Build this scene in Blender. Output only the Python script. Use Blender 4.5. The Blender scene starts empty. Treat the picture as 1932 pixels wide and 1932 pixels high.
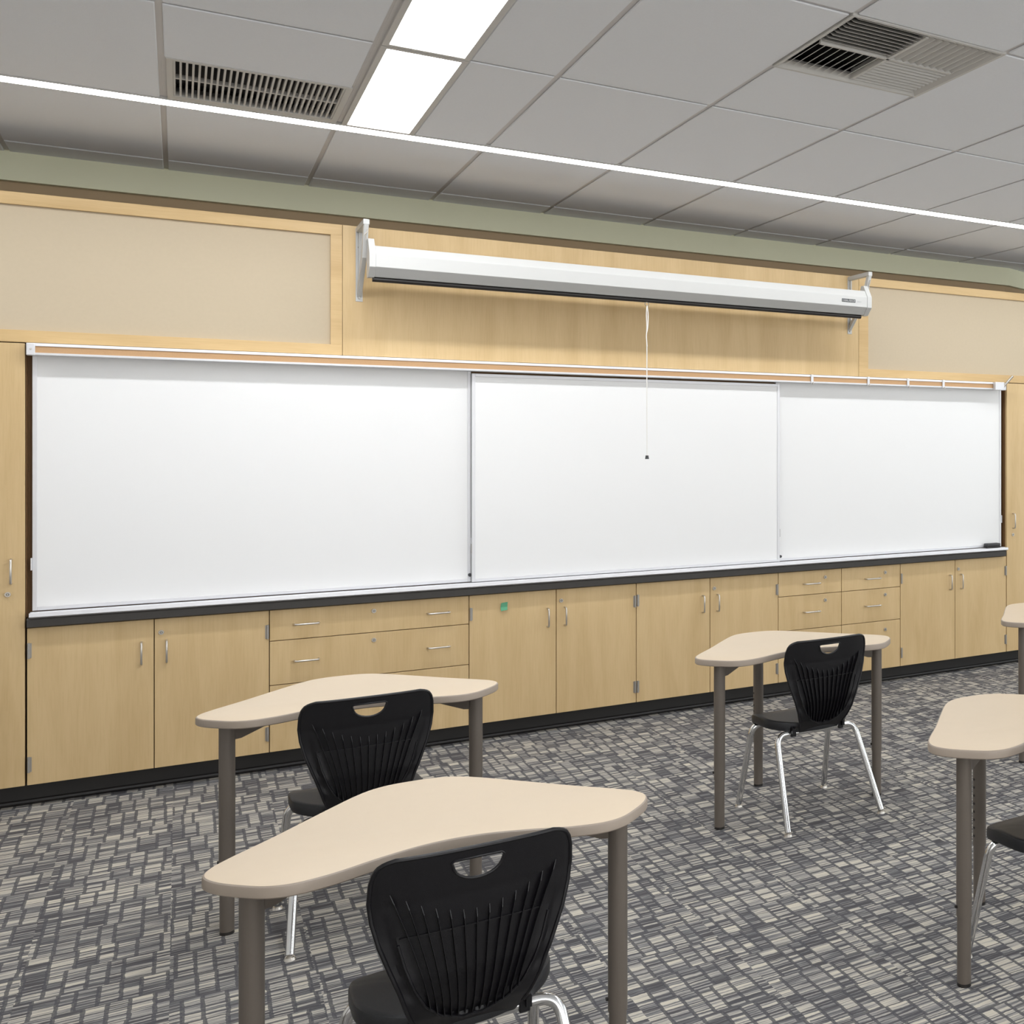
import bpy, bmesh, math, random
from mathutils import Vector, Matrix
random.seed(7)
S = bpy.context.scene
COL = S.collection
D = 6.082            # front plane of the casework
P = 0.4613           # door pitch
X0 = -0.558          # left end of the base cabinets
CEIL = 2.988

# ------------------------------------------------------------------ camera, world, exposure
cam_d = bpy.data.cameras.new('camera'); cam = bpy.data.objects.new('camera', cam_d); COL.objects.link(cam)
cam.location = (0, 0, 1.6)
cam.rotation_euler = (math.pi/2, 0, -0.58875)
cam_d.sensor_width = 36; cam_d.lens = 36*2039.3/1932
cam_d.shift_x = (966-1700)/1932; cam_d.shift_y = (839.03-966)/1932
S.camera = cam
w = bpy.data.worlds.new('world'); S.world = w; w.use_nodes = True
w.node_tree.nodes['Background'].inputs[0].default_value = (.9, .95, 1, 1)
w.node_tree.nodes['Background'].inputs[1].default_value = 0.3
S.view_settings.view_transform = 'Standard'; S.view_settings.look = 'None'
S.view_settings.gamma = 1; S.view_settings.use_curve_mapping = False
S.view_settings.exposure = 0.37
TROFFER = 10.5; SLOT = 22.5
def fill_light(loc, rot, sx, sz, watts, col):
    l = bpy.data.lights.new('added_fill_light', 'AREA'); l.shape = 'RECTANGLE'; l.size = sx; l.size_y = sz; l.energy = watts; l.color = col
    o = bpy.data.objects.new('added_fill_light', l); COL.objects.link(o); o.location = loc; o.rotation_euler = rot
fill_light((3.0, -2.97, 1.55), (math.pi/2, 0, 0), 10.0, 1.9, 120, (1, .99, .975))       # added rear fill to lift ceiling and room, set as unseen windows
fill_light((8.56, 1.3, 1.6), (math.pi/2, 0, math.pi/2), 7.0, 1.8, 75, (.92, .98, 1))  # added cool fill from the right, standing in for unseen windows

# ------------------------------------------------------------------ materials
def srgb(r, g, b):
    f = lambda c: ((c/255+.055)/1.055)**2.4 if c > 10 else c/255/12.92
    return (f(r), f(g), f(b), 1)
def mat(name, col, rough=.5, metal=0, spec=.5, noise=0, nscale=20, bump=0, bscale=300, coat=0):
    m = bpy.data.materials.new(name); m.use_nodes = True
    nt = m.node_tree; b = nt.nodes['Principled BSDF']
    b.inputs['Base Color'].default_value = col
    b.inputs['Roughness'].default_value = rough; b.inputs['Metallic'].default_value = metal
    b.inputs['Specular IOR Level'].default_value = spec
    if coat: b.inputs['Coat Weight'].default_value = coat; b.inputs['Coat Roughness'].default_value = .1
    tc = nt.nodes.new('ShaderNodeTexCoord')
    if noise:
        n = nt.nodes.new('ShaderNodeTexNoise'); n.inputs['Scale'].default_value = nscale; n.inputs['Detail'].default_value = 4
        nt.links.new(tc.outputs['Object'], n.inputs['Vector'])
        mx = nt.nodes.new('ShaderNodeMix'); mx.data_type = 'RGBA'
        mx.inputs[6].default_value = tuple(c*(1-noise) for c in col[:3])+(1,)
        mx.inputs[7].default_value = tuple(min(1, c*(1+noise)) for c in col[:3])+(1,)
        nt.links.new(n.outputs['Fac'], mx.inputs[0]); nt.links.new(mx.outputs[2], b.inputs['Base Color'])
    if bump:
        n2 = nt.nodes.new('ShaderNodeTexNoise'); n2.inputs['Scale'].default_value = bscale
        nt.links.new(tc.outputs['Object'], n2.inputs['Vector'])
        bp = nt.nodes.new('ShaderNodeBump'); bp.inputs['Strength'].default_value = bump; bp.inputs['Distance'].default_value = .001
        nt.links.new(n2.outputs['Fac'], bp.inputs['Height']); nt.links.new(bp.outputs[0], b.inputs['Normal'])
    return m
def emit(name, col, s):
    m = bpy.data.materials.new(name); m.use_nodes = True; b = m.node_tree.nodes['Principled BSDF']
    b.inputs['Base Color'].default_value = (.8, .8, .8, 1)
    b.inputs['Emission Color'].default_value = col; b.inputs['Emission Strength'].default_value = s
    return m
def wood(name, col, dark, horizontal=False):
    m = bpy.data.materials.new(name); m.use_nodes = True; nt = m.node_tree; b = nt.nodes['Principled BSDF']
    geo = nt.nodes.new('ShaderNodeNewGeometry'); oi = nt.nodes.new('ShaderNodeObjectInfo')
    add = nt.nodes.new('ShaderNodeVectorMath'); add.operation = 'MULTIPLY_ADD'
    rv = nt.nodes.new('ShaderNodeCombineXYZ'); nt.links.new(oi.outputs['Random'], rv.inputs[0]); nt.links.new(oi.outputs['Random'], rv.inputs[2])
    add.inputs[1].default_value = (37, 37, 37); nt.links.new(rv.outputs[0], add.inputs[0]); nt.links.new(geo.outputs['Position'], add.inputs[2])
    mp = nt.nodes.new('ShaderNodeMapping'); nt.links.new(add.outputs[0], mp.inputs[0])
    mp.inputs['Scale'].default_value = (1.2, 9, 9) if horizontal else (9, 9, 1.2)
    n = nt.nodes.new('ShaderNodeTexNoise'); n.inputs['Scale'].default_value = 1; n.inputs['Detail'].default_value = 5; n.inputs['Roughness'].default_value = .55; n.inputs['Distortion'].default_value = .5
    nt.links.new(mp.outputs[0], n.inputs['Vector'])
    mp2 = nt.nodes.new('ShaderNodeMapping'); nt.links.new(add.outputs[0], mp2.inputs[0])
    mp2.inputs['Scale'].default_value = (8, 180, 180) if horizontal else (180, 180, 8)
    n2 = nt.nodes.new('ShaderNodeTexNoise'); n2.inputs['Scale'].default_value = 1; n2.inputs['Detail'].default_value = 2
    nt.links.new(mp2.outputs[0], n2.inputs['Vector'])
    r = nt.nodes.new('ShaderNodeValToRGB'); r.color_ramp.elements[0].position = .25; r.color_ramp.elements[1].position = .62
    r.color_ramp.elements[0].color = dark; r.color_ramp.elements[1].color = col
    nt.links.new(n.outputs['Fac'], r.inputs[0])
    mx = nt.nodes.new('ShaderNodeMix'); mx.data_type = 'RGBA'; mx.blend_type = 'MULTIPLY'; mx.inputs[0].default_value = .5
    r2 = nt.nodes.new('ShaderNodeValToRGB'); r2.color_ramp.elements[0].position = .3; r2.color_ramp.elements[0].color = (.91, .89, .85, 1); r2.color_ramp.elements[1].position = .55
    nt.links.new(n2.outputs['Fac'], r2.inputs[0])
    nt.links.new(r.outputs[0], mx.inputs[6]); nt.links.new(r2.outputs[0], mx.inputs[7])
    nt.links.new(mx.outputs[2], b.inputs['Base Color'])
    b.inputs['Roughness'].default_value = .42; b.inputs['Specular IOR Level'].default_value = .35
    return m
def carpet():
    m = bpy.data.materials.new('patterned_carpet'); m.use_nodes = True; nt = m.node_tree; b = nt.nodes['Principled BSDF']
    L = nt.links.new; N = nt.nodes.new
    geo = N('ShaderNodeNewGeometry'); sep = N('ShaderNodeSeparateXYZ')
    # slight wobble so that the tufted outline is not ruler straight
    wob = N('ShaderNodeTexNoise'); wob.inputs['Scale'].default_value = 45; L(geo.outputs['Position'], wob.inputs['Vector'])
    wv = N('ShaderNodeVectorMath'); wv.operation = 'MULTIPLY_ADD'; wv.inputs[1].default_value = (.008, .006, 0); L(wob.outputs['Color'], wv.inputs[0]); L(geo.outputs['Position'], wv.inputs[2])
    L(wv.outputs[0], sep.inputs[0]); X, Y = sep.outputs[0], sep.outputs[1]
    def M(op, a, b_=None, c=None):
        n = N('ShaderNodeMath'); n.operation = op
        for i, v in enumerate((a, b_, c)):
            if v is None: continue
            if isinstance(v, (int, float)): n.inputs[i].default_value = v
            else: L(v, n.inputs[i])
        return n.outputs[0]
    def rnd(v, seed):
        n = N('ShaderNodeTexWhiteNoise'); n.noise_dimensions = '1D'; L(M('ADD', v, seed), n.inputs['W']); return n.outputs['Value']
    def vor(w_, feat):
        n = N('ShaderNodeTexVoronoi'); n.voronoi_dimensions = '1D'; n.feature = feat; n.inputs['Scale'].default_value = 1
        n.inputs['Randomness'].default_value = .85; L(w_, n.inputs['W']); return n
    # hierarchy: bands -> columns -> blocks, every level irregular
    tile = M('FLOOR', M('DIVIDE', M('ADD', X, 20.0), .37)); toff = M('MULTIPLY', rnd(tile, .5), 30)
    yg = M('ADD', M('DIVIDE', M('ADD', Y, 20.0), .150), toff)
    vg = vor(yg, 'F1'); gc = N('ShaderNodeSeparateColor'); L(vg.outputs['Color'], gc.inputs[0])
    gedge = vor(yg, 'DISTANCE_TO_EDGE').outputs['Distance']
    xcol = M('ADD', M('DIVIDE', M('ADD', X, 20.0), .056), M('MULTIPLY', gc.outputs[0], 431.0))
    vc = vor(xcol, 'F1'); colc = N('ShaderNodeSeparateColor'); L(vc.outputs['Color'], colc.inputs[0])
    coledge = vor(xcol, 'DISTANCE_TO_EDGE').outputs['Distance']
    yrow = M('ADD', M('DIVIDE', M('ADD', Y, 20.0), .046), M('MULTIPLY', colc.outputs[0], 57.0))
    vr = vor(yrow, 'F1'); cc = N('ShaderNodeSeparateColor'); L(vr.outputs['Color'], cc.inputs[0])
    rowedge = vor(yrow, 'DISTANCE_TO_EDGE').outputs['Distance']
    gapc = M('LESS_THAN', coledge, .10)
    gapr = M('MULTIPLY', M('LESS_THAN', rowedge, .10), M('GREATER_THAN', cc.outputs[2], .35))
    gapg = M('LESS_THAN', gedge, .018)
    gap = M('MAXIMUM', M('MAXIMUM', gapc, gapr), gapg)
    # thin stripes inside the blocks, running along the wall
    sn = N('ShaderNodeTexNoise'); sn.noise_dimensions = '2D'; sn.inputs['Scale'].default_value = 1; sn.inputs['Detail'].default_value = 1
    cv = N('ShaderNodeCombineXYZ'); L(M('MULTIPLY', Y, 112.0), cv.inputs[1]); L(M('ADD', M('MULTIPLY', X, 3.0), M('MULTIPLY', cc.outputs[0], 50.0)), cv.inputs[0]); L(cv.outputs[0], sn.inputs['Vector'])
    val = M('ADD', M('MULTIPLY', M('SUBTRACT', sn.outputs['Fac'], .5), 2.1), M('ADD', .47, M('MULTIPLY', M('SUBTRACT', cc.outputs[1], .5), .62)))
    big = N('ShaderNodeTexNoise'); big.inputs['Scale'].default_value = 2.2; L(geo.outputs['Position'], big.inputs['Vector'])
    val = M('ADD', val, M('MULTIPLY', M('SUBTRACT', big.outputs['Fac'], .5), .25))
    r = N('ShaderNodeValToRGB'); e = r.color_ramp.elements
    e[0].position = .05; e[0].color = srgb(84, 82, 84)
    e[1].position = .98; e[1].color = srgb(202, 195, 180)
    for p_, c in ((.28, (108, 108, 110)), (.45, (139, 137, 136)), (.68, (176, 171, 163))):
        q = e.new(p_); q.color = srgb(*c)
    L(val, r.inputs[0])
    mx = N('ShaderNodeMix'); mx.data_type = 'RGBA'; L(M('MULTIPLY', gap, .85), mx.inputs[0]); L(r.outputs[0], mx.inputs[6]); mx.inputs[7].default_value = srgb(84, 84, 88)
    fz = N('ShaderNodeTexNoise'); fz.inputs['Scale'].default_value = 420; L(geo.outputs['Position'], fz.inputs['Vector'])
    mul = N('ShaderNodeMix'); mul.data_type = 'RGBA'; mul.blend_type = 'MULTIPLY'; mul.inputs[0].default_value = .4
    L(mx.outputs[2], mul.inputs[6]); r3 = N('ShaderNodeValToRGB'); r3.color_ramp.elements[0].color = (.45, .45, .45, 1); r3.color_ramp.elements[1].position = .65
    L(fz.outputs['Fac'], r3.inputs[0]); L(r3.outputs[0], mul.inputs[7]); L(mul.outputs[2], b.inputs['Base Color'])
    b.inputs['Roughness'].default_value = .95; b.inputs['Specular IOR Level'].default_value = .1
    bp = N('ShaderNodeBump'); bp.inputs['Strength'].default_value = .35; bp.inputs['Distance'].default_value = .002; L(fz.outputs['Fac'], bp.inputs['Height']); L(bp.outputs[0], b.inputs['Normal'])
    return m
M_ = dict(
    wood=wood('maple_veneer', srgb(212, 184, 138), srgb(200, 171, 124)),
    woodh=wood('maple_edge', srgb(213, 183, 134), srgb(195, 163, 114), True),
    woodin=mat('maple_interior', srgb(120, 88, 54), .7),
    gapwood=mat('cabinet_carcass', srgb(105, 78, 45), .8),
    cream=mat('cream_tackboard', srgb(196, 181, 156), .9, noise=.03, nscale=60),
    green=mat('sage_wall_paint', srgb(224, 224, 196), .8, noise=.02, nscale=8),
    white_wall=mat('offwhite_wall_paint', srgb(228, 227, 224), .8),
    tile=mat('ceiling_tile', srgb(230, 232, 236), .95, noise=.02, nscale=90, bump=.4, bscale=400),
    grid=mat('ceiling_grid_metal', srgb(212, 209, 208), .6),
    carpet=carpet(),
    alu=mat('satin_aluminium', srgb(218, 218, 221), .42, .35),
    board=mat('white_marker_surface', srgb(236, 236, 236), .35, 0, .4),
    cork=mat('tan_cork', srgb(196, 158, 118), .9, noise=.08, nscale=200),
    black=mat('black_laminate', srgb(58, 55, 52), .45, noise=.05, nscale=60),
    toe=mat('black_rubber_base', srgb(33, 31, 30), .5),
    nickel=mat('brushed_nickel', srgb(205, 200, 192), .3, .85),
    hinge=mat('grey_steel_hinge', srgb(168, 165, 160), .4, .6),
    dark=mat('dark_rubber', srgb(60, 60, 62), .6),
    keyh=mat('keyhole_dark', srgb(135, 130, 122), .6),
    scr=mat('white_enamel', srgb(192, 192, 190), .35),
    bar=mat('black_enamel', srgb(30, 26, 24), .4),
    cordm=mat('white_cord', srgb(232, 230, 226), .8),
    top=mat('beige_laminate', srgb(213, 195, 170), .45, 0, .4, noise=.015, nscale=30),
    edge=mat('taupe_edge_band', srgb(158, 145, 132), .5, noise=.03, nscale=30),
    leg=mat('taupe_powder_coat', srgb(106, 98, 90), .38, .15, noise=.03, nscale=200),
    chair=mat('black_plastic', srgb(15, 14, 18), .36, 0, .4, bump=.3, bscale=900),
    seatm=mat('textured_black_plastic', srgb(23, 24, 28), .45, 0, .6, bump=.6, bscale=700),
    tan_wall=mat('tan_wall_paint', srgb(172, 150, 120), .9),
    chrome=mat('chrome', srgb(225, 225, 225), .16, 1),
    green_tape=mat('green_tape', srgb(86, 158, 120), .6),
    grille=mat('vent_metal', srgb(196, 194, 190), .5),
    duct=mat('dark_duct', srgb(52, 51, 51), .8),
    lamp=emit('troffer_diffuser_glow', (.95, .975, 1, 1), TROFFER),
    slot=emit('linear_diffuser_glow', (.96, .98, 1, 1), SLOT),
    logo=mat('logo_print_grey', srgb(62, 64, 66), .5),
    logolight=mat('logo_print_pale', srgb(190, 192, 192), .5),
)

# ------------------------------------------------------------------ mesh helpers
class MB:
    def __init__(s): s.b = bmesh.new(); s.mi = 0; s.known = set()
    def _new(s, before):
        for f in s.b.faces:
            if f not in s.known: f.material_index = s.mi; s.known.add(f)
    def box(s, x0, x1, y0, y1, z0, z1, bev=0, seg=2):
        n = len(s.b.faces)
        vs = [s.b.verts.new((x, y, z)) for x in (x0, x1) for y in (y0, y1) for z in (z0, z1)]
        for q in ((0,1,3,2),(4,6,7,5),(0,4,5,1),(2,3,7,6),(0,2,6,4),(1,5,7,3)): s.b.faces.new([vs[i] for i in q])
        if bev:
            es = list({e for v in vs for e in v.link_edges})
            bmesh.ops.bevel(s.b, geom=es, offset=bev, segments=seg, affect='EDGES', profile=.5)
        s._new(n); return s
    def cyl(s, a, b, r, r2=None, seg=16, caps=True):
        n = len(s.b.faces); a = Vector(a); b = Vector(b); r2 = r if r2 is None else r2
        d = (b-a).normalized(); u = d.orthogonal().normalized(); v = d.cross(u)
        ra = [s.b.verts.new(a+(u*math.cos(t)+v*math.sin(t))*r) for t in [2*math.pi*i/seg for i in range(seg)]]
        rb = [s.b.verts.new(b+(u*math.cos(t)+v*math.sin(t))*r2) for t in [2*math.pi*i/seg for i in range(seg)]]
        for i in range(seg): s.b.faces.new((ra[i], ra[(i+1)%seg], rb[(i+1)%seg], rb[i]))
        if caps: s.b.faces.new(ra[::-1]); s.b.faces.new(rb)
        s._new(n); return s
    def tube(s, pts, r, seg=12, caps=True, closed=False):
        n = len(s.b.faces); pts = [Vector(p) for p in pts]; rings = []; prev = None; m = len(pts)
        for i, p in enumerate(pts):
            if closed: d = (pts[(i+1)%m]-pts[i-1]).normalized()
            else: d = (pts[min(i+1, m-1)]-pts[max(i-1, 0)]).normalized()
            u = d.orthogonal().normalized() if prev is None else (prev-d*prev.dot(d)).normalized()
            prev = u; v = d.cross(u); rr = r(i/(m-1)) if callable(r) else r
            rings.append([s.b.verts.new(p+(u*math.cos(t)+v*math.sin(t))*rr) for t in [2*math.pi*k/seg for k in range(seg)]])
        for j in range(m if closed else m-1):
            a_, b_ = rings[j], rings[(j+1)%m]
            for k in range(seg): s.b.faces.new((a_[k], a_[(k+1)%seg], b_[(k+1)%seg], b_[k]))
        if caps and not closed: s.b.faces.new(rings[0][::-1]); s.b.faces.new(rings[-1])
        s._new(n); return s
    def prism(s, poly, axis, a, b):
        """polygon in the two other axes extruded along axis between a and b"""
        n = len(s.b.faces)
        def P3(p, t):
            return {'x': (t, p[0], p[1]), 'y': (p[0], t, p[1]), 'z': (p[0], p[1], t)}[axis]
        va = [s.b.verts.new(P3(p, a)) for p in poly]; vb = [s.b.verts.new(P3(p, b)) for p in poly]
        k = len(poly)
        for i in range(k): s.b.faces.new((va[i], va[(i+1)%k], vb[(i+1)%k], vb[i]))
        s.b.faces.new(va[::-1]); s.b.faces.new(vb); s._new(n); return s
    def quad(s, *p):
        n = len(s.b.faces); s.b.faces.new([s.b.verts.new(q) for q in p]); s._new(n); return s
    def mat(s, i): s.mi = i; return s
    def obj(s, name, mats, parent=None, smooth=False, bevel=0):
        bmesh.ops.recalc_face_normals(s.b, faces=s.b.faces)
        me = bpy.data.meshes.new(name); s.b.to_mesh(me); s.b.free()
        for m in (mats if isinstance(mats, (list, tuple)) else [mats]): me.materials.append(M_[m] if isinstance(m, str) else m)
        o = bpy.data.objects.new(name, me); COL.objects.link(o)
        if parent: o.parent = parent
        if smooth:
            for p in me.polygons: p.use_smooth = True
            me.set_sharp_from_angle(angle=math.radians(38))
        if bevel:
            md = o.modifiers.new('b', 'BEVEL'); md.width = bevel; md.segments = 2; md.limit_method = 'ANGLE'
        return o
def tag(o, label=None, cat=None, group=None, kind=None):
    if label: o['label'] = label
    if cat: o['category'] = cat
    if group: o['group'] = group
    if kind: o['kind'] = kind
    return o
def thing(name, label, cat, loc=(0, 0, 0), rz=0, group=None):
    o = bpy.data.objects.new(name, None); COL.objects.link(o); o.location = loc; o.rotation_euler = (0, 0, rz)
    o.empty_display_size = .1
    return tag(o, label, cat, group)
def struct(o): o['kind'] = 'structure'; return o
def dup(root, loc, rz, label=None, group=None):
    r = root.copy(); COL.objects.link(r); r.location = loc; r.rotation_euler = (0, 0, rz)
    if label: r['label'] = label
    if group: r['group'] = group
    for ch in list(root.children):
        c = ch.copy(); COL.objects.link(c); c.parent = r
        for g in list(ch.children):
            d = g.copy(); COL.objects.link(d); d.parent = c
    return r
def smoothpath(ctrl, n=6, closed=False):
    """Catmull-Rom through control points"""
    c = [Vector(p) for p in ctrl]; out = []; m = len(c)
    for i in range(m if closed else m-1):
        p0 = c[i-1] if (i or closed) else c[0]; p1 = c[i]; p2 = c[(i+1)%m]; p3 = c[(i+2)%m] if (closed or i+2 < m) else c[-1]
        for k in range(n):
            t = k/n
            out.append(.5*((2*p1)+(p2-p0)*t+(2*p0-5*p1+4*p2-p3)*t*t+(3*p1-p0-3*p2+p3)*t**3))
    if not closed: out.append(c[-1])
    return out

# ------------------------------------------------------------------ room shell
XL, XR, YR = -2.6, 8.6, -3.0
YF = 6.597   # face of the green bulkhead above and behind the casework
struct(MB().box(XL-.1, XR+.1, YR-.1, 8.2, -.08, 0).obj('floor', 'carpet'))
struct(MB().box(XL-.1, XL, YR, 8.2, 0, 3.1).obj('wall_left', 'white_wall'))
struct(MB().box(XR, XR+.1, YR, 8.2, 0, 3.1).obj('wall_right', 'white_wall'))
struct(MB().box(XL-.1, XR+.1, YR-.1, YR, 0, 3.1).obj('wall_rear', 'white_wall'))
struct(MB().box(XL-.1, XR+.1, 8.0, 8.1, 0, 3.1).obj('wall_front', 'green'))
# frames put round the two added fill lights, dressing them as unseen windows
def added_window(name, n, L0, L1, z0, z1, put):
    m = MB(); k = 5
    for i in range(k+1):
        c = L0+(L1-L0)*i/k; m.box(c-.03, c+.03, -.03, .02, z0, z1)
    for z in (z0, z1): m.box(L0-.03, L1+.03, -.03, .03, z-.03, z+.03)
    o = m.obj(name, 'alu'); put(o); struct(o)
added_window('added_window_1', 5, -2.0, 8.0, .6, 2.5, lambda o: setattr(o, 'location', (0, YR+.06, 0)))
def side_(o): o.location = (XR-.06, 0, 0); o.rotation_euler = (0, 0, math.pi/2)
added_window('added_window_2', 5, -2.2, 4.8, .7, 2.5, side_)
# bulkhead (green strip under the ceiling) with its bend near the right end
ZB = 2.852
mb = MB()
pl = [(XL, YF), (5.43, YF), (8.6, YF+1.2), (8.6, YF+1.3), (5.40, YF+.1), (XL, YF+.1)]
mb.prism(pl, 'z', ZB, CEIL+.01)
struct(mb.obj('trim_1', 'green')); mb = MB()
mb.prism([(XL, YF+.04), (5.42, YF+.04), (8.6, YF+1.24), (8.6, YF+1.26), (5.41, YF+.06), (XL, YF+.06)], 'z', 2.5, ZB+.01)
struct(mb.obj('trim_2', 'tan_wall'))
# ceiling: tegular tiles hung under a recessed grid
A, B_, GX, GY = .6225, 1.128, -.055, 2.988
SL0, SL1 = 5.235, 5.335           # linear light slot
mb = MB(); mb.mi = 1
mb.box(XL, XR, YR, 8.1, CEIL+.14, CEIL+.16)
mb.mi = 0
rows = [(GY+(j-1)*B_, GY+j*B_) for j in range(-5, 3)]
rows = [(a, b if b < SL0+.05 else SL0-.002) for a, b in rows if b > YR]
rows += [(SL1+.002, 6.372), (6.372, 7.40), (7.40, 8.0)]
TX0, TX1 = .583, .872              # light fitting inside its bay
skip = []
for a, b in rows:
    for i in range(-5, 14):
        x0, x1 = GX+i*A, GX+(i+1)*A
        if x1 < XL or x0 > XR: continue
        y0, y1 = a, b; g = .010
        if i == 1 and b < SL0+.05: x0 = TX1+.004-g
        if i == 7 and b < 4.3: x0 = GX+7*A+.31-g
        if i == 0 and abs(b-SL0) < .01: y1 = 4.682+g
        if i == 3 and abs(a-GY) < .01: y0 = 3.555-g
        bx0, bx1, by0, by1 = x0-(g if False else 0), x1, a, b
        if i == 1 and b < SL0+.05: bx0 = TX1
        if i == 7 and b < 4.3: bx0 = GX+7*A+.30
        if i == 0 and abs(b-SL0) < .01: by1 = 4.684
        if i == 3 and abs(a-GY) < .01: by0 = 3.552
        mb.mi = 1; mb.box(max(bx0, XL), min(bx1, XR), max(by0, YR), by1, CEIL+.007, CEIL+.02); mb.mi = 0
        mb.box(max(x0+g, XL), min(x1-g, XR), max(y0+g, YR), y1-g, CEIL, CEIL+.007, .003, 1)
mb.mi = 1
for xa, xb, ya, yb in ((GX+A, TX0, YR, SL0), (GX+7*A, GX+7*A+.014, YR, 4.116), (GX, -.0405, 4.684, SL0), (.5615, GX+A, 4.684, SL0)):
    mb.box(xa+.0003, xb, ya, yb, CEIL+.007, CEIL+.02)
struct(mb.obj('ceiling', ['tile', 'grid']))
# recessed toe kick along the casework
toe = MB().box(-1.62, 6.2, D+.075, D+.09, 0, .104)
toe.tube([(-1.62, D+.073, .012), (6.2, D+.073, .012)], .012, 8)
struct(toe.obj('baseboard_front', 'toe'))

# ------------------------------------------------------------------ ceiling fittings
def troffer(x0, y0, y1, label, grp=None, parts=True):
    t = thing('ceiling_light', label, 'light', ((x0+x0+TX1-TX0)/2, (y0+y1)/2, CEIL-.004), 0, grp)
    hw, hl = (TX1-TX0)/2, (y1-y0)/2-.004
    f = MB(); e = .021; f.box(-hw, hw, -hl, hl, .05, .06)
    f.box(-hw, -hw+e, -hl, hl, 0, .05); f.box(hw-e, hw, -hl, hl, 0, .05)
    f.box(-hw+e, hw-e, -hl, -hl+e, 0, .05); f.box(-hw+e, hw-e, hl-e, hl, 0, .05)
    f.obj('frame', 'grille', t)
    d = MB().box(-hw+e, hw-e, -hl+e, hl-e, .004, .012)
    d.obj('diffuser', 'lamp', t)
    # rounded centre basket of the fitting
    c = MB(); pts = []
    for k in range(21):
        u = -math.pi/2+math.pi*k/20; pts.append((.03*math.sin(u)*1.6, -hl+.12+0, .004-.006*math.cos(u)))
    pol = [(p[0], p[2]) for p in pts]
    c.prism(pol, 'y', -hl+.10, hl-.10)
    c.obj('centre_basket', 'lamp', t, smooth=True)
    return t
rowy = [(a, b) for a, b in rows if b < SL0+.05][::-1]
labs = ['glowing recessed ceiling light nearest the linear slot light', 'glowing recessed ceiling light cut off by the top edge of the photo']
lights = []
for k, (a, b) in enumerate(rowy):
    if a < -3 or k > 6: continue
    lab = labs[k] if k < 2 else 'recessed ceiling light in the same run, behind the camera'
    troffer(TX0, a, b, lab, None if k < 2 else 'recessed lights behind the camera')
for k, (a, b) in enumerate([r for r in rows if -3 < r[0] and r[1] < 4.3]):
    troffer(GX+7*A+.014, a, b, 'recessed ceiling light in the second run, out of the picture on the right', 'recessed lights out of the picture on the right')
t = thing('linear_light', 'long thin glowing linear light set into the ceiling parallel to the whiteboards', 'light', ((XL+XR)/2, (SL0+SL1)/2, CEIL))
hx = (XR-XL)/2-.01; hy = (SL1-SL0)/2
MB().box(-hx, hx, -hy+.009, hy-.009, -.0045, .010).obj('lens', 'slot', t)
f = MB(); f.prism([(-hy, -.005), (-hy+.009, -.005), (-hy+.009, .011), (hy-.009, .011), (hy-.009, -.005), (hy, -.005), (hy, .05), (-hy, .05)], 'x', -hx, hx); f.obj('channel', 'grille', t)

# return air grille
gx0, gx1, gy0, gy1 = -.040, .561, 4.682, 5.232
t = thing('return_air_grille', 'rectangular slotted return air grille in the ceiling left of the lights', 'vent', ((gx0+gx1)/2, (gy0+gy1)/2, CEIL-.003))
hw, hl = (gx1-gx0)/2, (gy1-gy0)/2; iw, il = .28, .235
oy = -.02
f = MB(); f.box(-hw, -iw, -hl, hl, 0, .02); f.box(iw, hw, -hl, hl, 0, .02); f.box(-iw, iw, -hl, -il+oy, 0, .02); f.box(-iw, iw, il+oy, hl, 0, .02)
f.obj('frame', 'grille', t)
MB().box(-iw, iw, -il+oy, il+oy, .048, .055).obj('duct_backing', 'duct', t)
f = MB()
for k in range(29):
    x = -iw+.004+k*(2*iw-.008)/28; f.box(x-.0035, x+.0035, -il+oy, il+oy, .002, .022)
f.obj('slats', 'grille', t)
MB().box(-iw, iw, -.006+oy, .006+oy, .004, .02).obj('divider', 'grille', t)

# four way supply diffuser
dx0, dx1, dy0, dy1 = 1.8125-.006, 2.435+.006, 2.988-.006, 3.553
t = thing('supply_air_diffuser', 'square four-way louvred air diffuser in the ceiling at upper right', 'vent', ((dx0+dx1)/2, (dy0+dy1)/2, CEIL-.004))
hw, hl = (dx1-dx0)/2, (dy1-dy0)/2; e = .038
f = MB(); R4 = []
for w_, z_ in ((0, .03), (0, 0), (.012, 0), (e, .022), (e, .03)):
    R4.append([f.b.verts.new(q) for q in ((-hw+w_, -hl+w_, z_), (hw-w_, -hl+w_, z_), (hw-w_, hl-w_, z_), (-hw+w_, hl-w_, z_))])
for a_, c_ in zip(R4, R4[1:]+R4[:1]):
    for k in range(4): f.b.faces.new((a_[k], a_[(k+1) % 4], c_[(k+1) % 4], c_[k]))
f.obj('frame', 'grille', t)
MB().box(-hw+e, hw-e, -hl+e, hl-e, .055, .06).obj('duct_backing', 'duct', t)
iw, il = hw-e, hl-e
def louvres(x0, x1, y0, y1, along, tilt):
    f = MB(); n = 9
    for k in range(n):
        if along == 'x':
            c = y0+(k+.5)*(y1-y0)/n; p = [(c-.002-tilt*.019, .006), (c+.001-tilt*.019, .006), (c+.002+tilt*.019, .036), (c-.001+tilt*.019, .036)]
            f.prism(p, 'x', x0, x1)
        else:
            c = x0+(k+.5)*(x1-x0)/n; p = [(c-.002-tilt*.019, .006), (c+.001-tilt*.019, .006), (c+.002+tilt*.019, .036), (c-.001+tilt*.019, .036)]
            f.prism(p, 'y', y0, y1)
    f.obj('louvre_bank', 'grille', t)
louvres(-iw, 0, -il, 0, 'x', 1); louvres(0, iw, 0, il, 'x', -1)
louvres(-iw, 0, 0, il, 'y', 1); louvres(0, iw, -il, 0, 'y', -1)
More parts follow.
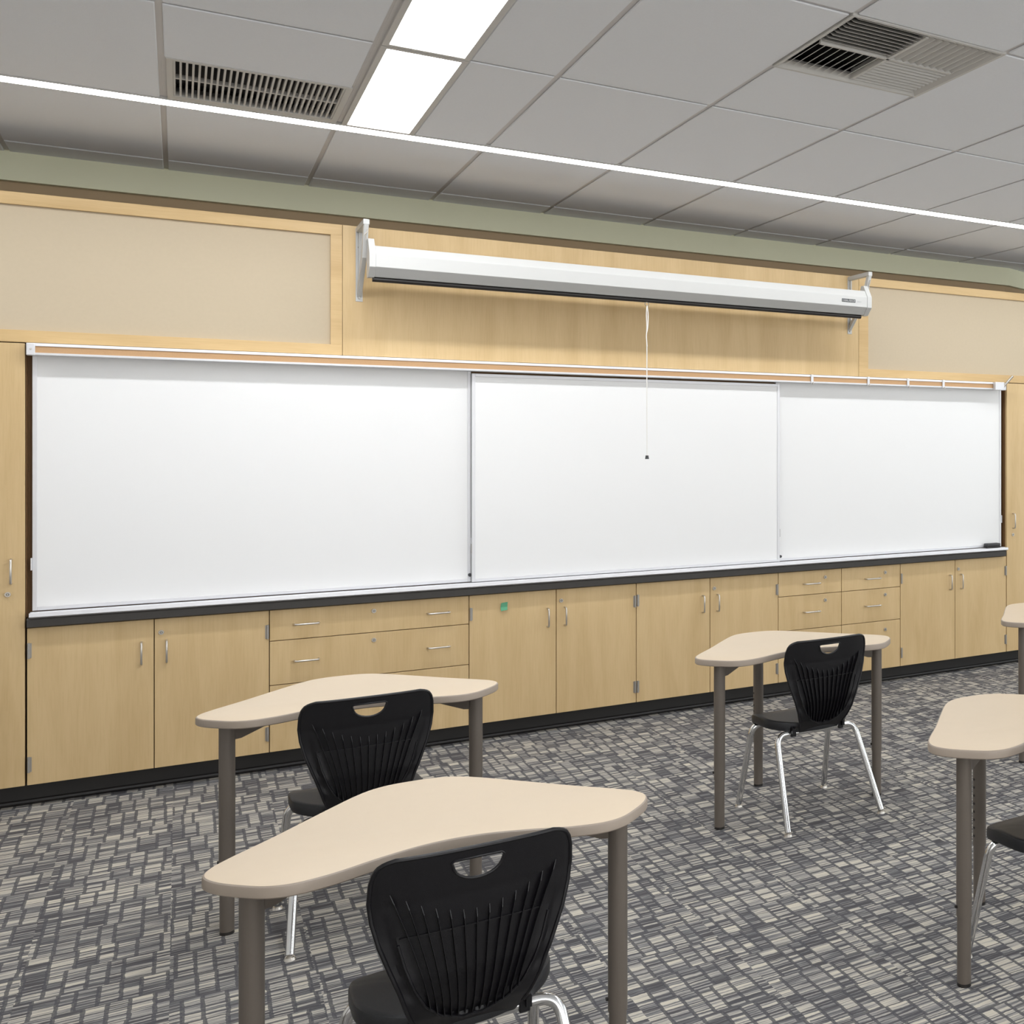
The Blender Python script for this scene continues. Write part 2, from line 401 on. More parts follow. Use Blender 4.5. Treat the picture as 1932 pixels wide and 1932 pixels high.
f = MB(); f.box(-.006, .006, -il, il, .004, .04); f.box(-iw, iw, -.006, .006, .004, .04); f.obj('divider', 'grille', t)

# ------------------------------------------------------------------ casework
def handle(parent, x, z, length=.1, vertical=True, y=D):
    r = .0048; so = .03; h = length/2; c = .012
    if vertical: pts = [(x, y, z-h), (x, y-so+c, z-h), (x, y-so+.003, z-h+.003), (x, y-so, z-h+c), (x, y-so, z+h-c), (x, y-so+.003, z+h-.003), (x, y-so+c, z+h), (x, y, z+h)]
    else: pts = [(x-h, y, z), (x-h, y-so+c, z), (x-h+.003, y-so+.003, z), (x-h+c, y-so, z), (x+h-c, y-so, z), (x+h-.003, y-so+.003, z), (x+h, y-so+c, z), (x+h, y, z)]
    return MB().tube(pts, r, 10).obj('handle', 'nickel', parent, smooth=True)
def lock(parent, x, z, y=D):
    m = MB(); m.cyl((x, y+.001, z), (x, y-.006, z), .0115, .0105, 20); m.mi = 1
    m.cyl((x, y-.006, z), (x, y-.0072, z), .0065, .0065, 14); m.mi = 0; m.box(x-.0012, x+.0012, y-.0085, y-.0070, z-.004, z+.004)
    return m.obj('lock', ['nickel', 'keyh'], parent, smooth=True)
def hinge(parent, x, z, side, y=D):
    m = MB(); m.cyl((x, y-.006, z-.034), (x, y-.006, z+.034), .0055, seg=12)
    m.box(min(x, x+side*.010), max(x, x+side*.010), y-.003, y+.001, z-.032, z+.032)
    return m.obj('hinge', 'hinge', parent, smooth=True)
G = .0018
def panel(name, parent, x0, x1, z0, z1, m='wood', y=D, t=.019):
    return MB().box(x0+G, x1-G, y, y+t, z0+G, z1-G, .0012, 1).obj(name, m, parent)
def body(parent, x0, x1, z0, z1, y0=D+.0195, depth=.54):
    m = MB(); m.box(x0+.001, x1-.001, y0, y0+depth, z0, z1)
    return m.obj('body', 'gapwood', parent)
ZD0, ZD1 = .1005, .794
def door_unit(i, label):
    x0 = X0+i*P; xm = x0+P; x1 = xm+P
    t = thing('base_cabinet', label, 'cabinet', group='base cabinets with a pair of doors')
    body(t, x0, x1, ZD0, ZD1+.001)
    d = panel('door', t, x0, xm, ZD0, ZD1); handle(d, xm-.048, .641)
    hinge(d, x0+.0075, .694, 1); hinge(d, x0+.0075, .193, 1)
    d = panel('door', t, xm, x1, ZD0, ZD1); handle(d, xm+.048, .641); lock(d, xm+.027, .729)
    hinge(d, x1-.0075, .690, -1); hinge(d, x1-.0075, .193, -1)
    return t
door_unit(0, 'two-door maple base cabinet at the left end of the run, beside the tall cabinet')
t = thing('drawer_cabinet', 'maple base cabinet with three extra-wide drawers, behind the left rear desk', 'cabinet')
x0, x1 = X0+2*P, X0+4*P
body(t, x0, x1, ZD0, ZD1+.001)
for z0, z1, zh, zl in ((.642, ZD1, .717, .752), (.426, .642, .537, .604), (ZD0, .426, .33, .385)):
    d = panel('drawer', t, x0, x1, z0, z1)
    handle(d, x0+.159, zh, .106, False); handle(d, x1-.153, zh, .106, False); lock(d, (x0+x1)/2, zl)
door_unit(4, 'two-door maple base cabinet with a scrap of green tape on its left door')
door_unit(6, 'two-door maple base cabinet in the middle, left of the narrow drawers')
t = thing('drawer_cabinet', 'maple base cabinet with two columns of three narrow drawers', 'cabinet')
x0, x1 = X0+8*P, X0+10*P
body(t, x0, x1, ZD0, ZD1+.001)
for c in (0, 1):
    a = x0+c*P
    for z0, z1, zh, zl in ((.640, ZD1, .712, .745), (.422, .640, .532, .597), (ZD0, .422, .30, .364)):
        d = panel('drawer', t, a, a+P, z0, z1); handle(d, a+.237, zh, .112, False); lock(d, a+.339, zl)
door_unit(10, 'two-door maple base cabinet at the far right end of the run')
# tall cabinets
def tall(xa, xb, label, hx, sign, splits):
    t = thing('tall_cabinet', label, 'cabinet')
    body(t, xa, xb, ZD0, 2.046)
    for k in range(len(splits)-1):
        d = panel('door', t, splits[k], splits[k+1], ZD0, 2.047)
        if (sign < 0 and k == len(splits)-2) or (sign > 0 and k == 0):
            handle(d, hx, 1.047, .104); lock(d, hx+.0*sign-(.012 if sign < 0 else 0), .947)
        else:
            handle(d, splits[k+1]-.05 if sign > 0 else splits[k+1]-.05, 1.047, .104)
    return t
tall(-1.486, X0-.004, 'tall full-height maple cabinet at the left edge of the photo', X0-.052, -1, (-1.486, -1.024, X0-.004))
tall(X0+12*P+.003, X0+14*P, 'tall full-height maple cabinet at the right edge of the photo', X0+12*P+.06, 1, (X0+12*P+.003, X0+13*P, X0+14*P))
# board niche: back panel, and sides
niche = MB(); niche.box(X0-.003, X0+12*P+.003, D+.06, D+.075, .80, 2.10)
niche.box(X0-.003, X0-.001, D+.02, D+.06, .84, 2.06)
niche.box(X0+12*P+.001, X0+12*P+.0035, D+.02, D+.06, .84, 2.06)
tag(niche.obj('niche_panel', 'woodin'), 'dark recessed wooden back panel showing in the gaps beside the whiteboards', 'panel')
# upper framed panels
ZU0, ZU1 = 2.0495, 2.706
def framed(xa, xb, oa, ob, label):
    t = thing('wall_panel', label, 'wall panel'); zb, zt = 2.103, 2.652
    f = MB(); f.box(xa, xb, D, D+.03, zt, ZU1, .001, 1); f.box(xa, xb, D, D+.03, ZU0, zb, .001, 1)
    f.box(xa, oa, D, D+.03, zb, zt); f.box(ob, xb, D, D+.03, zb, zt)
    f.obj('frame', 'woodh', t)
    MB().box(oa-.005, ob+.005, D+.016, D+.022, zb-.005, zt+.005).obj('infill', 'cream', t)
    MB().box(xa, xb, D+.03, D+.56, ZU0+.01, ZU1-.001).obj('body', 'gapwood', t)
framed(-1.486, .6815, -1.41, .63, 'wood-framed cream panel above the left whiteboard')
framed(3.7265, X0+14*P, 3.80, X0+14*P-.07, 'wood-framed cream panel at upper right, past the projection screen')
t = thing('wall_panel', 'plain maple panel on the wall behind the projection screen', 'wall panel')
MB().box(.6835, 3.7245, D, D+.02, ZU0, ZU1, .001, 1).obj('veneer_face', 'wood', t)
MB().box(.6835, 3.7245, D+.021, D+.56, ZU0+.01, ZU1-.001).obj('body', 'gapwood', t)
# countertop
XE = X0+12*P
m = MB(); m.prism([(D-.026, .797), (D-.031, .801), (D-.031, .832), (D-.027, .838), (D+.058, .838), (D+.058, .797)], 'x', X0+.003, XE-.026)
tag(m.obj('countertop', 'black', smooth=False), 'long thin black countertop ledge on top of the base cabinets', 'countertop')
# marker tray
m = MB(); m.prism([(D-.048, .846), (D-.045, .862), (D-.040, .8625), (D-.034, .856), (D-.014, .856), (D-.010, .861), (D+.022, .861), (D+.022, .8385), (D-.030, .8385)], 'x', X0+.012, XE-.020)
tag(m.obj('marker_tray', 'alu'), 'long silver marker tray running under all three whiteboards', 'tray')

# whiteboards
def board(x0, x1, yf, z0, z1, label, fw=.017):
    t = thing('whiteboard', label, 'whiteboard', ((x0+x1)/2, yf, z0)); h = (x1-x0)/2; H = z1-z0
    MB().box(-h+fw-.002, h-fw+.002, .004, .014, fw-.002, H-fw+.002).obj('writing_surface', 'board', t)
    f = MB()
    f.box(-h, -h+fw, 0, .018, 0, H); f.box(h-fw, h, 0, .018, 0, H)
    f.box(-h+fw, h-fw, 0, .018, 0, fw); f.box(-h+fw, h-fw, 0, .018, H-fw, H)
    f.obj('frame', 'alu', t, bevel=.0015)
    return t, h, H
bl, h, H = board(-.541, 1.303, D+.028, .864, 2.02, 'left whiteboard panel, set back in the rear track')
for s in (-1, 1): MB().box(s*h-(.006 if s < 0 else 0), s*h+(.006 if s > 0 else 0), -.008, .012, .18, .235, .002).obj('finger_pull', 'alu', bl)
bc, h, H = board(1.3025, 3.1455, D+.003, .864, 1.982, 'centre whiteboard panel, sliding in front of the other two')
for s in (-1, 1):
    MB().box(s*h-.003, s*h+.003, .002, .016, .155, .205).obj('finger_pull', 'hinge', bc)
br, h, H = board(3.13, 4.953, D+.028, .864, 2.02, 'right whiteboard panel, set back in the rear track')
MB().box(h, h+.006, -.004, .012, .17, .225, .002).obj('finger_pull', 'alu', br)
for px_, par, xx in ((0, bl, 1.296), (1, br, 3.158)):
    r_ = par.location
    MB().cyl((xx-r_.x, 0, .038 if px_ == 0 else .03), (xx-r_.x, -.012, .038 if px_ == 0 else .03), .009, seg=14).obj('bumper', 'dark', par, smooth=True)

# map rail
RY = D-.040; z0, z1 = 1.9915, 2.0455
t = thing('map_rail', 'long silver map rail with a tan cork strip above the whiteboards', 'rail')
m = MB(); xa, xb = X0+.002, 4.938
m.prism([(RY, z1-.010), (RY+.003, z1), (D-.001, z1), (D-.001, z1-.004), (RY+.008, z1-.004), (RY+.006, z1-.013), (RY, z1-.013)], 'x', xa+.03, xb)
m.prism([(RY, z0+.003), (RY+.003, z0), (D+.0, z0), (D+.0, z0+.004), (RY+.010, z0+.004), (RY+.008, z0+.012), (RY, z0+.012)], 'x', xa+.03, xb)
m.box(xa+.03, xb, RY+.012, D, z0+.004, z1-.004)
m.obj('track', 'alu', t)
MB().box(xa+.031, xb, RY+.004, RY+.010, z0+.011, z1-.012).obj('cork_strip', 'cork', t)
MB().box(xa, xa+.031, RY-.002, D-.001, z0, z1, .003).obj('end_cap', 'alu', t)
MB().cyl((xa+.016, RY-.001, 2.019), (xa+.016, RY-.005, 2.019), .005, .003, 12).obj('rivet', 'nickel', t, smooth=True)
MB().box(4.905, 4.945, RY-.001, D-.001, z0-.001, z1, .004).obj('end_cap', 'alu', t)
hl = ['first map hook from the left on the map rail', 'second map hook from the left on the map rail', 'third map hook from the left on the map rail', 'map hook closest to the right end of the map rail']
hx0 = (3.352, 3.775, 4.090, 4.385); hook0 = None
for k, x in enumerate(hx0):
    if hook0 is None:
        t = hook0 = thing('map_hook', hl[k], 'hook', (x, RY, 2.02), 0, 'metal map hooks on the rail')
        MB().box(-.009, .009, -.006, .0, -.030, .027, .002).obj('clip', 'alu', t)
        MB().tube([(0, -.004, -.026), (0, -.012, -.034), (0, -.018, -.031), (0, -.019, -.022)], .0035, 8).obj('hook_tip', 'nickel', t, smooth=True)
    else: dup(hook0, (x, RY, 2.02), 0, hl[k])
t = thing('flag_holder', 'small white flag holder with a slanted tube on the right end of the rail', 'holder', (4.868, RY, 2.02))
MB().box(-.046, .034, -.030, -.002, -.032, .026, .003).obj('block', 'alu', t)
MB().cyl((.028, -.016, -.012), (.092, -.055, .072), .009, seg=14).obj('tube', 'nickel', t, smooth=True)

# eraser on the tray
m = MB(); m.box(-.06, .06, -.024, .024, .012, .032, .006, 3)
t = thing('board_eraser', 'dark grey whiteboard eraser on the right end of the marker tray', 'eraser', (4.842, D-.006, .8625))
m.obj('grip', 'dark', t, smooth=True); MB().box(-.06, .06, -.023, .023, 0, .012, .002).obj('felt_pad', 'bar', t)
# green tape
m = MB()
t = [(0, -.0015, 0), (.034, -.0015, .004), (.032, -.004, -.022), (.030, -.012, -.038), (-.004, -.014, -.042), (-.004, -.004, -.024)]
v = [m.b.verts.new(q) for q in t]; m.b.faces.new((v[0], v[1], v[2], v[5])); m.b.faces.new((v[5], v[2], v[3], v[4]))
o = m.obj('tape_strip', 'green_tape'); o.location = (1.452, D-.001, .741)
s_ = o.modifiers.new('s', 'SOLIDIFY'); s_.thickness = .0006
tag(o, 'small curling piece of green tape stuck on a base cabinet door', 'tape')

# ------------------------------------------------------------------ projection screen
sy = D-.25
t = thing('projection_screen', 'long white pull-down projection screen case hanging on two wall brackets', 'projection screen', (0, sy, 0))
prof = [(-.03, 2.570), (-.058, 2.528), (-.058, 2.464), (-.014, 2.420), (.022, 2.420), (.032, 2.440), (.032, 2.560), (.022, 2.572)]
MB().prism(prof, 'x', .792, 3.60).obj('casing', 'scr', t, bevel=.002)
pe = [(y*1.05, 2.496+(z-2.496)*1.05) for y, z in prof]
pe2 = [(-.004, 2.605)] + [(.020, 2.60)]
for a, b, nm in ((.764, .792, 0), (3.60, 3.632, 1)):
    m = MB(); m.prism([(-.012, 2.606), (-.034, 2.574), (-.062, 2.530), (-.062, 2.462), (-.016, 2.416), (.025, 2.416), (.036, 2.438), (.036, 2.562), (.030, 2.580), (.018, 2.606)], 'x', a, b)
    m.obj('end_cap', 'scr', t, bevel=.002)
m = MB(); m.tube([(.786, .004, 2.410), (3.588, .004, 2.410)], .0125, 14); m.obj('pull_bar', 'bar', t, smooth=True)
m = MB(); r = .011; cx, cz = 2.176, 2.386
m.tube([(cx+r*math.cos(a), -.012, cz+r*math.sin(a)) for a in [2*math.pi*k/18 for k in range(18)]], 0.002, 6, closed=True)
m.obj('ring', 'keyh', t, smooth=True)
# cord hangs from the ring
cx += .001
m = MB(); pts = smoothpath([(cx, -.012, 2.378), (cx+.006, -.012, 2.33), (cx+.004, -.012, 2.26), (cx-.004, -.012, 2.21), (cx-.001, -.012, 2.15), (cx-.001, -.012, 1.9), (cx, -.012, 1.535)], 6)
m.tube(pts, .0028, 7)
m.tube(smoothpath([(cx, -.012, 2.378), (cx-.004, -.012, 2.33), (cx-.001, -.012, 2.26), (cx-.003, -.010, 2.21), (cx+.001, -.012, 2.15)], 5), .0026, 7)
c = m.obj('pull_cord', 'cordm', t, smooth=True)
m = MB(); m.cyl((cx, -.012, 1.520), (cx, -.012, 1.540), .011, .008, 14); m.obj('cord_tip', 'dark', c, smooth=True)
# printed mark near the right end of the casing front
m = MB(); yb = -.0585
m.box(3.415, 3.512, yb-.001, yb, 2.487, 2.507)
lg = m.obj('printed_logo', 'logo', t)
m = MB(); yb2 = yb-.0016
x = 3.420
for k in range(10):
    wd = .0062; m.box(x, x+.0018, yb2, yb2+.001, 2.491, 2.503)
    if k % 3 != 1: m.box(x, x+wd, yb2, yb2+.001, 2.5005, 2.503)
    if k % 2 == 0: m.box(x, x+wd, yb2, yb2+.001, 2.491, 2.4935)
    if k % 4 != 0: m.box(x+wd-.0018, x+wd, yb2, yb2+.001, 2.491, 2.503)
    x += .009
m.obj('logo_letters', 'scr', lg)
m = MB(); x = 3.528
for k in range(5): m.box(x, x+.0016, yb-.0008, yb, 2.490, 2.499); m.box(x, x+.004, yb-.0008, yb, 2.497, 2.499); x += .0062
m.obj('printed_model_mark', 'logolight', t)
# wall brackets
def bracket(x, label):
    b = thing('wall_bracket', label, 'bracket', (x, D, 0), 0, 'white wall brackets holding the projection screen')
    MB().box(-.016, .016, -.004, -.0005, 2.325, 2.695, .001).obj('wall_plate', 'scr', b)
    m = MB(); m.prism([(-.004, 2.674), (-.258, 2.674), (-.258, 2.700), (-.004, 2.700)], 'x', -.014, .014)
    m.prism([(-.226, 2.674), (-.258, 2.674), (-.190, 2.52), (-.004, 2.345), (-.004, 2.372), (-.160, 2.53)], 'x', -.011, .011)
    m.prism([(-.004, 2.345), (-.004, 2.674), (-.022, 2.674), (-.022, 2.36)], 'x', -.003, .003)
    m.obj('arm', 'scr', b, bevel=.002)
    for z in (2.343, 2.60): MB().cyl((0, -.004, z), (0, -.009, z), .0065, .005, 12).obj('screw', 'hinge', b, smooth=True)
    m = MB(); y = -.242
    m.tube(smoothpath([(0, y, 2.674), (.0, y, 2.660), (.006, y-.004, 2.650), (.002, y-.008, 2.636), (-.004, y-.004, 2.626), (0, y, 2.61), (0, y+.002, 2.600)], 5), .0028, 8)
    m.obj('suspension_hook', 'nickel', b, smooth=True)
bracket(.758, 'white bracket at the left end of the projection screen')
bracket(3.655, 'white bracket at the right end of the projection screen')

# ------------------------------------------------------------------ desks
half = [(0, .487), (.075, .478), (.140, .437), (.235, .335), (.335, .222), (.428, .125), (.466, .074), (.474, .030), (.452, -.018), (.405, -.068), (.365, -.098), (.315, -.109), (.245, -.095), (.15, -.056), (.07, -.031), (0, -.024)]
ctrl = [(x, y, 0) for x, y in half] + [(-x, y, 0) for x, y in half[1:-1]][::-1]
outline = [(p.x, p.y) for p in smoothpath(ctrl, 5, closed=True)]
def inset(poly, d):
    out = []; n = len(poly)
    for i in range(n):
        a = Vector(poly[i-1]); b = Vector(poly[(i+1) % n]); t_ = (b-a).normalized(); nr = Vector((t_.y, -t_.x)); out.append((poly[i][0]-nr.x*d*SG, poly[i][1]-nr.y*d*SG))
    return out
area = sum(outline[i-1][0]*outline[i][1]-outline[i][0]*outline[i-1][1] for i in range(len(outline)))
SG = 1 if area > 0 else -1
TZ = .712; TH = .027
def loft(rings, name, m, parent, smooth=True, cap=(True, True)):
    bm = bmesh.new(); R = [[bm.verts.new(p) for p in r_] for r_ in rings]; n = len(R[0])
    for a, b in zip(R, R[1:]):
        for i in range(n): bm.faces.new((a[i], a[(i+1) % n], b[(i+1) % n], b[i]))
    if cap[0]: bm.faces.new(R[0][::-1])
    if cap[1]: bm.faces.new(R[-1])
    x = MB(); x.b.free(); x.b = bm
    return x.obj(name, m, parent, smooth=smooth)
def make_desk(label):
    t = thing('student_desk', label, 'desk', group='boomerang student desks')
    i1 = inset(outline, .0045)
    loft([[(x, y, TZ-.001) for x, y in inset(outline, .0055)], [(x, y, TZ-.0005) for x, y in i1], [(x, y, TZ) for x, y in inset(outline, .007)]], 'tabletop', 'top', t)
    rr = []
    for d, z in ((.012, TZ-TH), (.003, TZ-TH+.001), (0, TZ-TH+.004), (0, TZ-.006), (.0015, TZ-.0025), (.005, TZ-.0006)):
        rr.append([(x, y, z) for x, y in inset(outline, d)])
    tag(loft(rr, 'edge_band', 'edge', t), 'taupe edge band')
    fr = MB(); zt = TZ-TH-.001
    for (ax, ay), (bx, by) in (((-.388, 0), (0, .20)), ((.388, 0), (0, .20)), ((0, .425), (0, .20))):
        a = Vector((ax, ay, 0)); b = Vector((bx, by, 0)); d = (b-a).normalized(); n = Vector((-d.y, d.x, 0))*.012; Lg = (b-a).length
        pr = [(0, 0), (0, .052), (.03, .052), (.16, .016), (Lg, .016), (Lg, 0)]
        bmv = []
        for sgn in (-1, 1):
            bmv.append([fr.b.verts.new(a+d*(s_+.01)+n*sgn+Vector((0, 0, zt-h_))) for s_, h_ in pr])
        k = len(pr)
        for i in range(k): fr.b.faces.new((bmv[0][i], bmv[0][(i+1) % k], bmv[1][(i+1) % k], bmv[1][i]))
        fr.b.faces.new(bmv[0][::-1]); fr.b.faces.new(bmv[1])
    fr.obj('support_frame', 'leg', t)
    for x, y in ((-.388, 0), (.388, 0), (0, .425)):
        l = MB().cyl((x, y, .205), (x, y, zt), .0235, seg=28).obj('leg', 'leg', t, smooth=True)
        lo = MB().cyl((x, y, .010), (x, y, .205), .0212, seg=28)
        lo.obj('leg_extension', 'leg', l, smooth=True)
        MB().cyl((x, y, 0), (x, y, .010), .0215, .0205, seg=24).obj('foot_glide', 'bar', l, smooth=True)
        if y > .1:
            hm = MB()
            for k in range(8): hm.cyl((x-.0232, y, .24+k*.028), (x-.0242, y, .24+k*.028), .0045, seg=10)
            hm.obj('adjustment_holes', 'bar', l)
        else:
            MB().cyl((x+(-.0225), y+.006, .235), (x-.0275, y+.006, .235), .005, seg=10).obj('screw', 'bar', l)
    return t
desk = make_desk('large boomerang desk nearest the camera, beige top')
desk.location = (.513, 2.61, 0)
dup(desk, (.518, 4.17, 0), 0, 'boomerang desk at left, just in front of the wide-drawer cabinet')
dup(desk, (2.262, 4.17, 0), 0, 'boomerang desk right of centre, behind the chair with its whole chrome frame showing')
dup(desk, (2.322, 2.56, 0), 0, 'boomerang desk cut off by the right edge of the photo, in the foreground')
dup(desk, (3.925, 4.19, 0), 0, 'boomerang desk of which only the left tip shows at the right edge, near the cabinets')

# ------------------------------------------------------------------ chairs
def interp(tab, v):
    for (a, x), (b, y) in zip(tab, tab[1:]):
        if v <= b: return x+(y-x)*max(0, (v-a)/(b-a))
    return tab[-1][1]
def sm(t): t = max(0, min(1, t)); return t*t*(3-2*t)
WT = [(.372, .098), (.41, .112), (.45, .128), (.50, .145), (.55, .164), (.60, .182), (.65, .195), (.69, .200), (.73, .198), (.75, .193), (.762, .186), (.770, .174), (.775, .155)]
YT = [(.372, -.085), (.40, -.108), (.43, -.130), (.47, -.147), (.52, -.157), (.60, -.160), (.68, -.160), (.775, -.176)]
def arc_x(z):        # half width of the ribbed field at height z
    return interp([(.408, .0), (.415, .035), (.43, .066), (.46, .096), (.50, .118), (.55, .136), (.60, .149), (.66, .160), (.71, .168)], z)
def back_y(x, z):
    w_ = interp(WT, z); c = interp(YT, z)
    curve = .30*x*x + 1.2*max(0, abs(x)-.10)**2
    wing = .010*math.exp(-((abs(x)-arc_x(z)-.012)/.012)**2)*sm((z-.44)/.06)*sm((.68-z)/.08)
    inner = .008*sm((arc_x(z)-abs(x))/.012)*sm((.70-z)/.10) if z > .408 else 0
    return c+curve+inner+wing
def make_backrest(parent):
    bm = bmesh.new(); nz, nx = 64, 44; TH_ = .0055
    zs = [.372+(.775-.372)*(k/nz) for k in range(nz+1)]
    # refine towards the top so the corner rounds off
    zs = [z for z in zs if z < .74]+[.742, .750, .757, .763, .768, .7715, .774, .775]
    rear, front = [], []
    for z in zs:
        w_ = interp(WT, z); rr = []; ff = []
        for i in range(nx+1):
            x = w_*(2*i/nx-1)
            y = back_y(x, z); e = .0018*(abs(2*i/nx-1) > .99)
            rr.append(bm.verts.new((x, y-TH_/2+e, z))); ff.append(bm.verts.new((x, y+TH_/2-e, z)))
        rear.append(rr); front.append(ff)
    for R, fl in ((rear, 0), (front, 1)):
        for j in range(len(zs)-1):
            for i in range(nx):
                q = (R[j][i], R[j][i+1], R[j+1][i+1], R[j+1][i]); bm.faces.new(q if fl == 0 else q[::-1])
    n = len(zs)-1
    for j in range(n):
        bm.faces.new((rear[j][0], rear[j+1][0], front[j+1][0], front[j][0])); bm.faces.new((rear[j+1][nx], rear[j][nx], front[j][nx], front[j+1][nx]))
    for i in range(nx):
        bm.faces.new((rear[n][i], rear[n][i+1], front[n][i+1], front[n][i])); bm.faces.new((rear[0][i+1], rear[0][i], front[0][i], front[0][i+1]))
    bmesh.ops.recalc_face_normals(bm, faces=bm.faces)
    me = bpy.data.meshes.new('backrest'); bm.to_mesh(me); bm.free()
    o = bpy.data.objects.new('backrest', me); COL.objects.link(o)
    # handhold: flat top, bowed bottom
    cu = MB(); hole = handhole(0)
    cu.prism(hole, 'y', -.30, 0); cut = cu.obj('cutter', 'chair')
    md = o.modifiers.new('cut', 'BOOLEAN'); md.operation = 'DIFFERENCE'; md.solver = 'EXACT'; md.object = cut
    bpy.context.view_layer.update()
    me2 = bpy.data.meshes.new_from_object(o.evaluated_get(bpy.context.evaluated_depsgraph_get()))
    bpy.data.objects.remove(o); bpy.data.objects.remove(cut)
    me2.name = 'backrest'; me2.materials.clear(); me2.materials.append(M_['chair'])
    o = bpy.data.objects.new('backrest', me2); COL.objects.link(o); o.parent = parent
    for p in me2.polygons: p.use_smooth = True
    me2.set_sharp_from_angle(angle=math.radians(45))
    return o
def handhole(gr):
    zt = .7525+gr; w_ = .050+gr; dp = .034+gr*1.6
    pts = [(-w_, zt-.004), (-w_+.006, zt), (w_-.006, zt), (w_, zt-.004)]
    for k in range(1, 12):
        a = math.pi*k/12; pts.append((w_*.95*math.cos(a), zt-.008-dp*math.sin(a)**.9))
    return pts
def rib_pts(xt, zt, xb, zb, lift):
    out = []
    for k in range(15):
        u = k/14; z = zt+(zb-zt)*u; x = xb+(xt-xb)*(1-u)**1.25
        out.append((x, z))
    return out
def make_chair(label):
    t = thing('student_chair', label, 'chair', group='black plastic student chairs')
    b = make_backrest(t)
    # rim bead round the edge
    m = MB(); path = []
    for z in [.40+.01*k for k in range(34)]+[.742, .750, .757, .763, .768, .7715, .774]: path.append((interp(WT, z), z))
    full = [(x, back_y(x, z), z) for x, z in path]
    full += [(x, back_y(x, .775), .775) for x in [.155*(1-k/8) for k in range(17)]]
    full += [(-x, back_y(x, z), z) for x, z in path[::-1]]
    m.tube(full, .0048, 8)
    hh = handhole(.002); m.tube([(x, back_y(x, z)-.002, z) for x, z in hh], .0034, 8, closed=True)
    # bottom arc of the ribbed field
    zz = [.60-.01*k for k in range(18)]; ap = [(arc_x(z), z) for z in zz if z > .41]
    arc = [(x, back_y(x, z)-.005, z) for x, z in ap]+[(x, back_y(x, .409)-.008, .409-.001) for x in (.02, 0, -.02)]+[(-x, back_y(-x, z)-.005, z) for x, z in ap[::-1]]
    m.tube(arc, .0032, 6)
    m.obj('rim', 'chair', b, smooth=True)
    m = MB()
    tops = [.705, .688, .672, .660, .651, .645, .643]
    for k in range(-6, 7):
        xt = k*.0255*(1+.012*abs(k)); zt = tops[6-abs(k)]; zt = tops[6-abs(k)]
        xb = k*.0145; zb = interp([(0, .411), (.035, .416), (.066, .431), (.09, .455)], abs(xb))
        pp = rib_pts(xt, zt, xb, zb, 0); top = []; R = []
        for j, (x, z) in enumerate(pp):
            lift = .013*min(1, j/1.5+.25); y = back_y(x, z)
            R.append([m.b.verts.new(q) for q in ((x-.0012, y, z), (x+.0012, y, z), (x+.0009, y-lift, z), (x-.0009, y-lift, z))])
        for a, c in zip(R, R[1:]):
            for i in range(4): m.b.faces.new((a[i], a[(i+1) % 4], c[(i+1) % 4], c[i]))
        m.b.faces.new(R[0]); m.b.faces.new(R[-1][::-1])
    R = []
    for k in range(25):
        x = -.146+.282*k/24; z = .612+.0*k; y = back_y(x, z)
        R.append([m.b.verts.new(q) for q in ((x, y+.002, z-.0012), (x, y+.002, z+.0012), (x, y-.009, z+.0012), (x, y-.009, z-.0012))])
    for a, c in zip(R, R[1:]):
        for i in range(4): m.b.faces.new((a[i], a[(i+1) % 4], c[(i+1) % 4], c[i]))
    m.b.faces.new(R[0]); m.b.faces.new(R[-1][::-1])
    m.obj('ribs', 'chair', b)
    # seat shell
    ang = [2*math.pi*k/56 for k in range(56)]
    def out(a, r_):
        c, s_ = math.cos(a), math.sin(a); ex = 2.7; rx = .205 if s_ > 0 else .205-.035*(-s_)**1.5; ry = .190 if s_ > 0 else .138; ex = 3.6 if s_ > 0 else 2.3
        x = rx*math.copysign(abs(c)**(2/ex), c)*r_; y = .035+ry*math.copysign(abs(s_)**(2/ex), s_)*r_
        return x, y
    def topz(x, y, r_): return .412+.012*(abs(x)/.2)**2.5*(1 if y < .12 else .6)-.018*sm((y-.13)/.10)+.02*sm((-.09-y)/.1)
    rings = []
    for r_ in (.06, .2, .35, .5, .65, .8, .9, .965): rings.append([(*out(a, r_), topz(*out(a, r_), r_)) for a in ang])
    for r_, dz in ((.99, -.002), (1.0, -.008), (1.0, -.030), (.985, -.038), (.95, -.038)):
        rings.append([(*out(a, r_), topz(*out(a, .965), .965)+dz) for a in ang])
    for r_, dz in ((.95, -.020), (.6, -.012), (.1, -.012)): rings.append([(*out(a, r_), topz(*out(a, r_), r_)+dz) for a in ang])
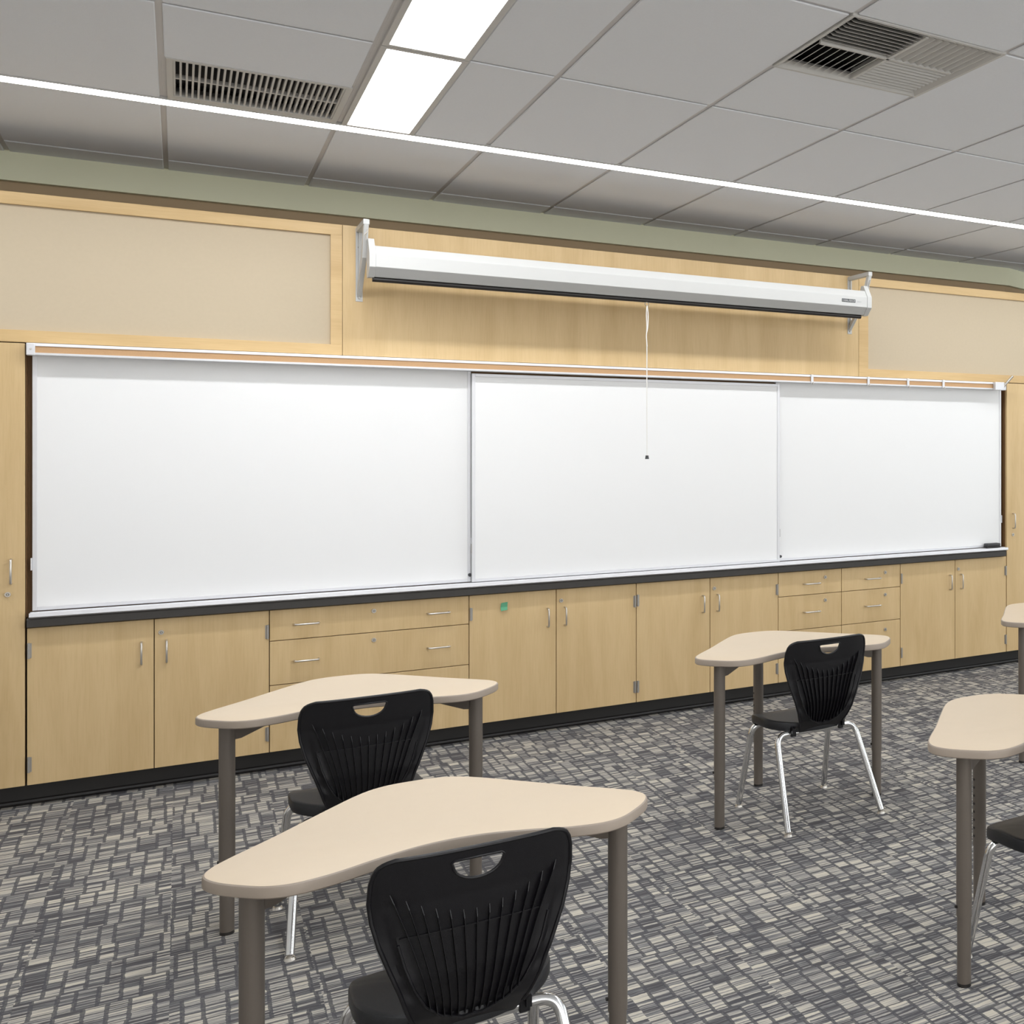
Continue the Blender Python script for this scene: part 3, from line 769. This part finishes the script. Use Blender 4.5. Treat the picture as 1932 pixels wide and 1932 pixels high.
    st = loft(rings, 'seat', 'seatm', t)
    for sx in (-1, 1):
        m = MB(); m.prism([(-.108, .408), (-.06, .362), (-.035, .366), (.02, .376), (.02, .388), (-.06, .396)], 'x', sx*.120-.004, sx*.120+.004)
        m.prism([(-.09, .37), (.15, .372), (.17, .378), (.17, .395), (-.09, .395)], 'x', sx*.126-.006, sx*.126+.006)
        m.box(sx*.12-.012, sx*.12+.012, -.080, -.046, .356, .40, .003)
        m.obj('seat_support', 'chair', st)
    # frame
    for nm, yb, zb, fx, fy in (('rear', -.062, .368, .234, -.222), ('front', .135, .375, .223, .222)):
        bar = MB(); bar.tube([(-.135, yb, zb), (.135, yb, zb)], .0132, 14); bar.obj('crossbar', 'chrome', t, smooth=True)
        for sx in (-1, 1):
            foot = Vector((sx*fx, fy, .014)); knee = Vector((sx*.197, yb+(fy-yb)*.04, zb-.012)); pts = [Vector((sx*.135, yb, zb))]
            kn = Vector((sx*(.196 if nm == 'rear' else .200), yb-.002 if nm == 'rear' else yb+.002, zb)); d1 = (pts[0]-kn).normalized(); d2 = (foot-kn).normalized(); R_ = .048
            for k in range(10):
                u = k/9; pts.append((kn+d1*R_)*(1-u)**2+kn*2*u*(1-u)+(kn+d2*R_)*u*u)
            pts.append(foot)
            l = MB().tube(pts, .0132, 14).obj('leg', 'chrome', t, smooth=True)
            g = MB(); g.cyl((foot.x, foot.y, .007), (foot.x, foot.y, .02), .008, seg=12); g.cyl((foot.x, foot.y, 0), (foot.x, foot.y, .008), .0175, .014, seg=20)
            g.obj('foot_glide', 'nickel', l, smooth=True)
    return t
R = math.radians
chair = make_chair('black plastic student chair nearest the camera, its legs below the frame')
chair.location = (.509, 2.505, 0); chair.rotation_euler = (0, 0, R(1))
dup(chair, (.512, 4.08, 0), R(2), 'black plastic student chair at the left rear desk')
dup(chair, (2.292, 4.165, 0), R(3), 'black plastic student chair right of centre with all four chrome legs visible')
dup(chair, (2.283, 2.485, 0), R(3), 'black plastic student chair cut off at the right edge, seat corner and one leg showing')
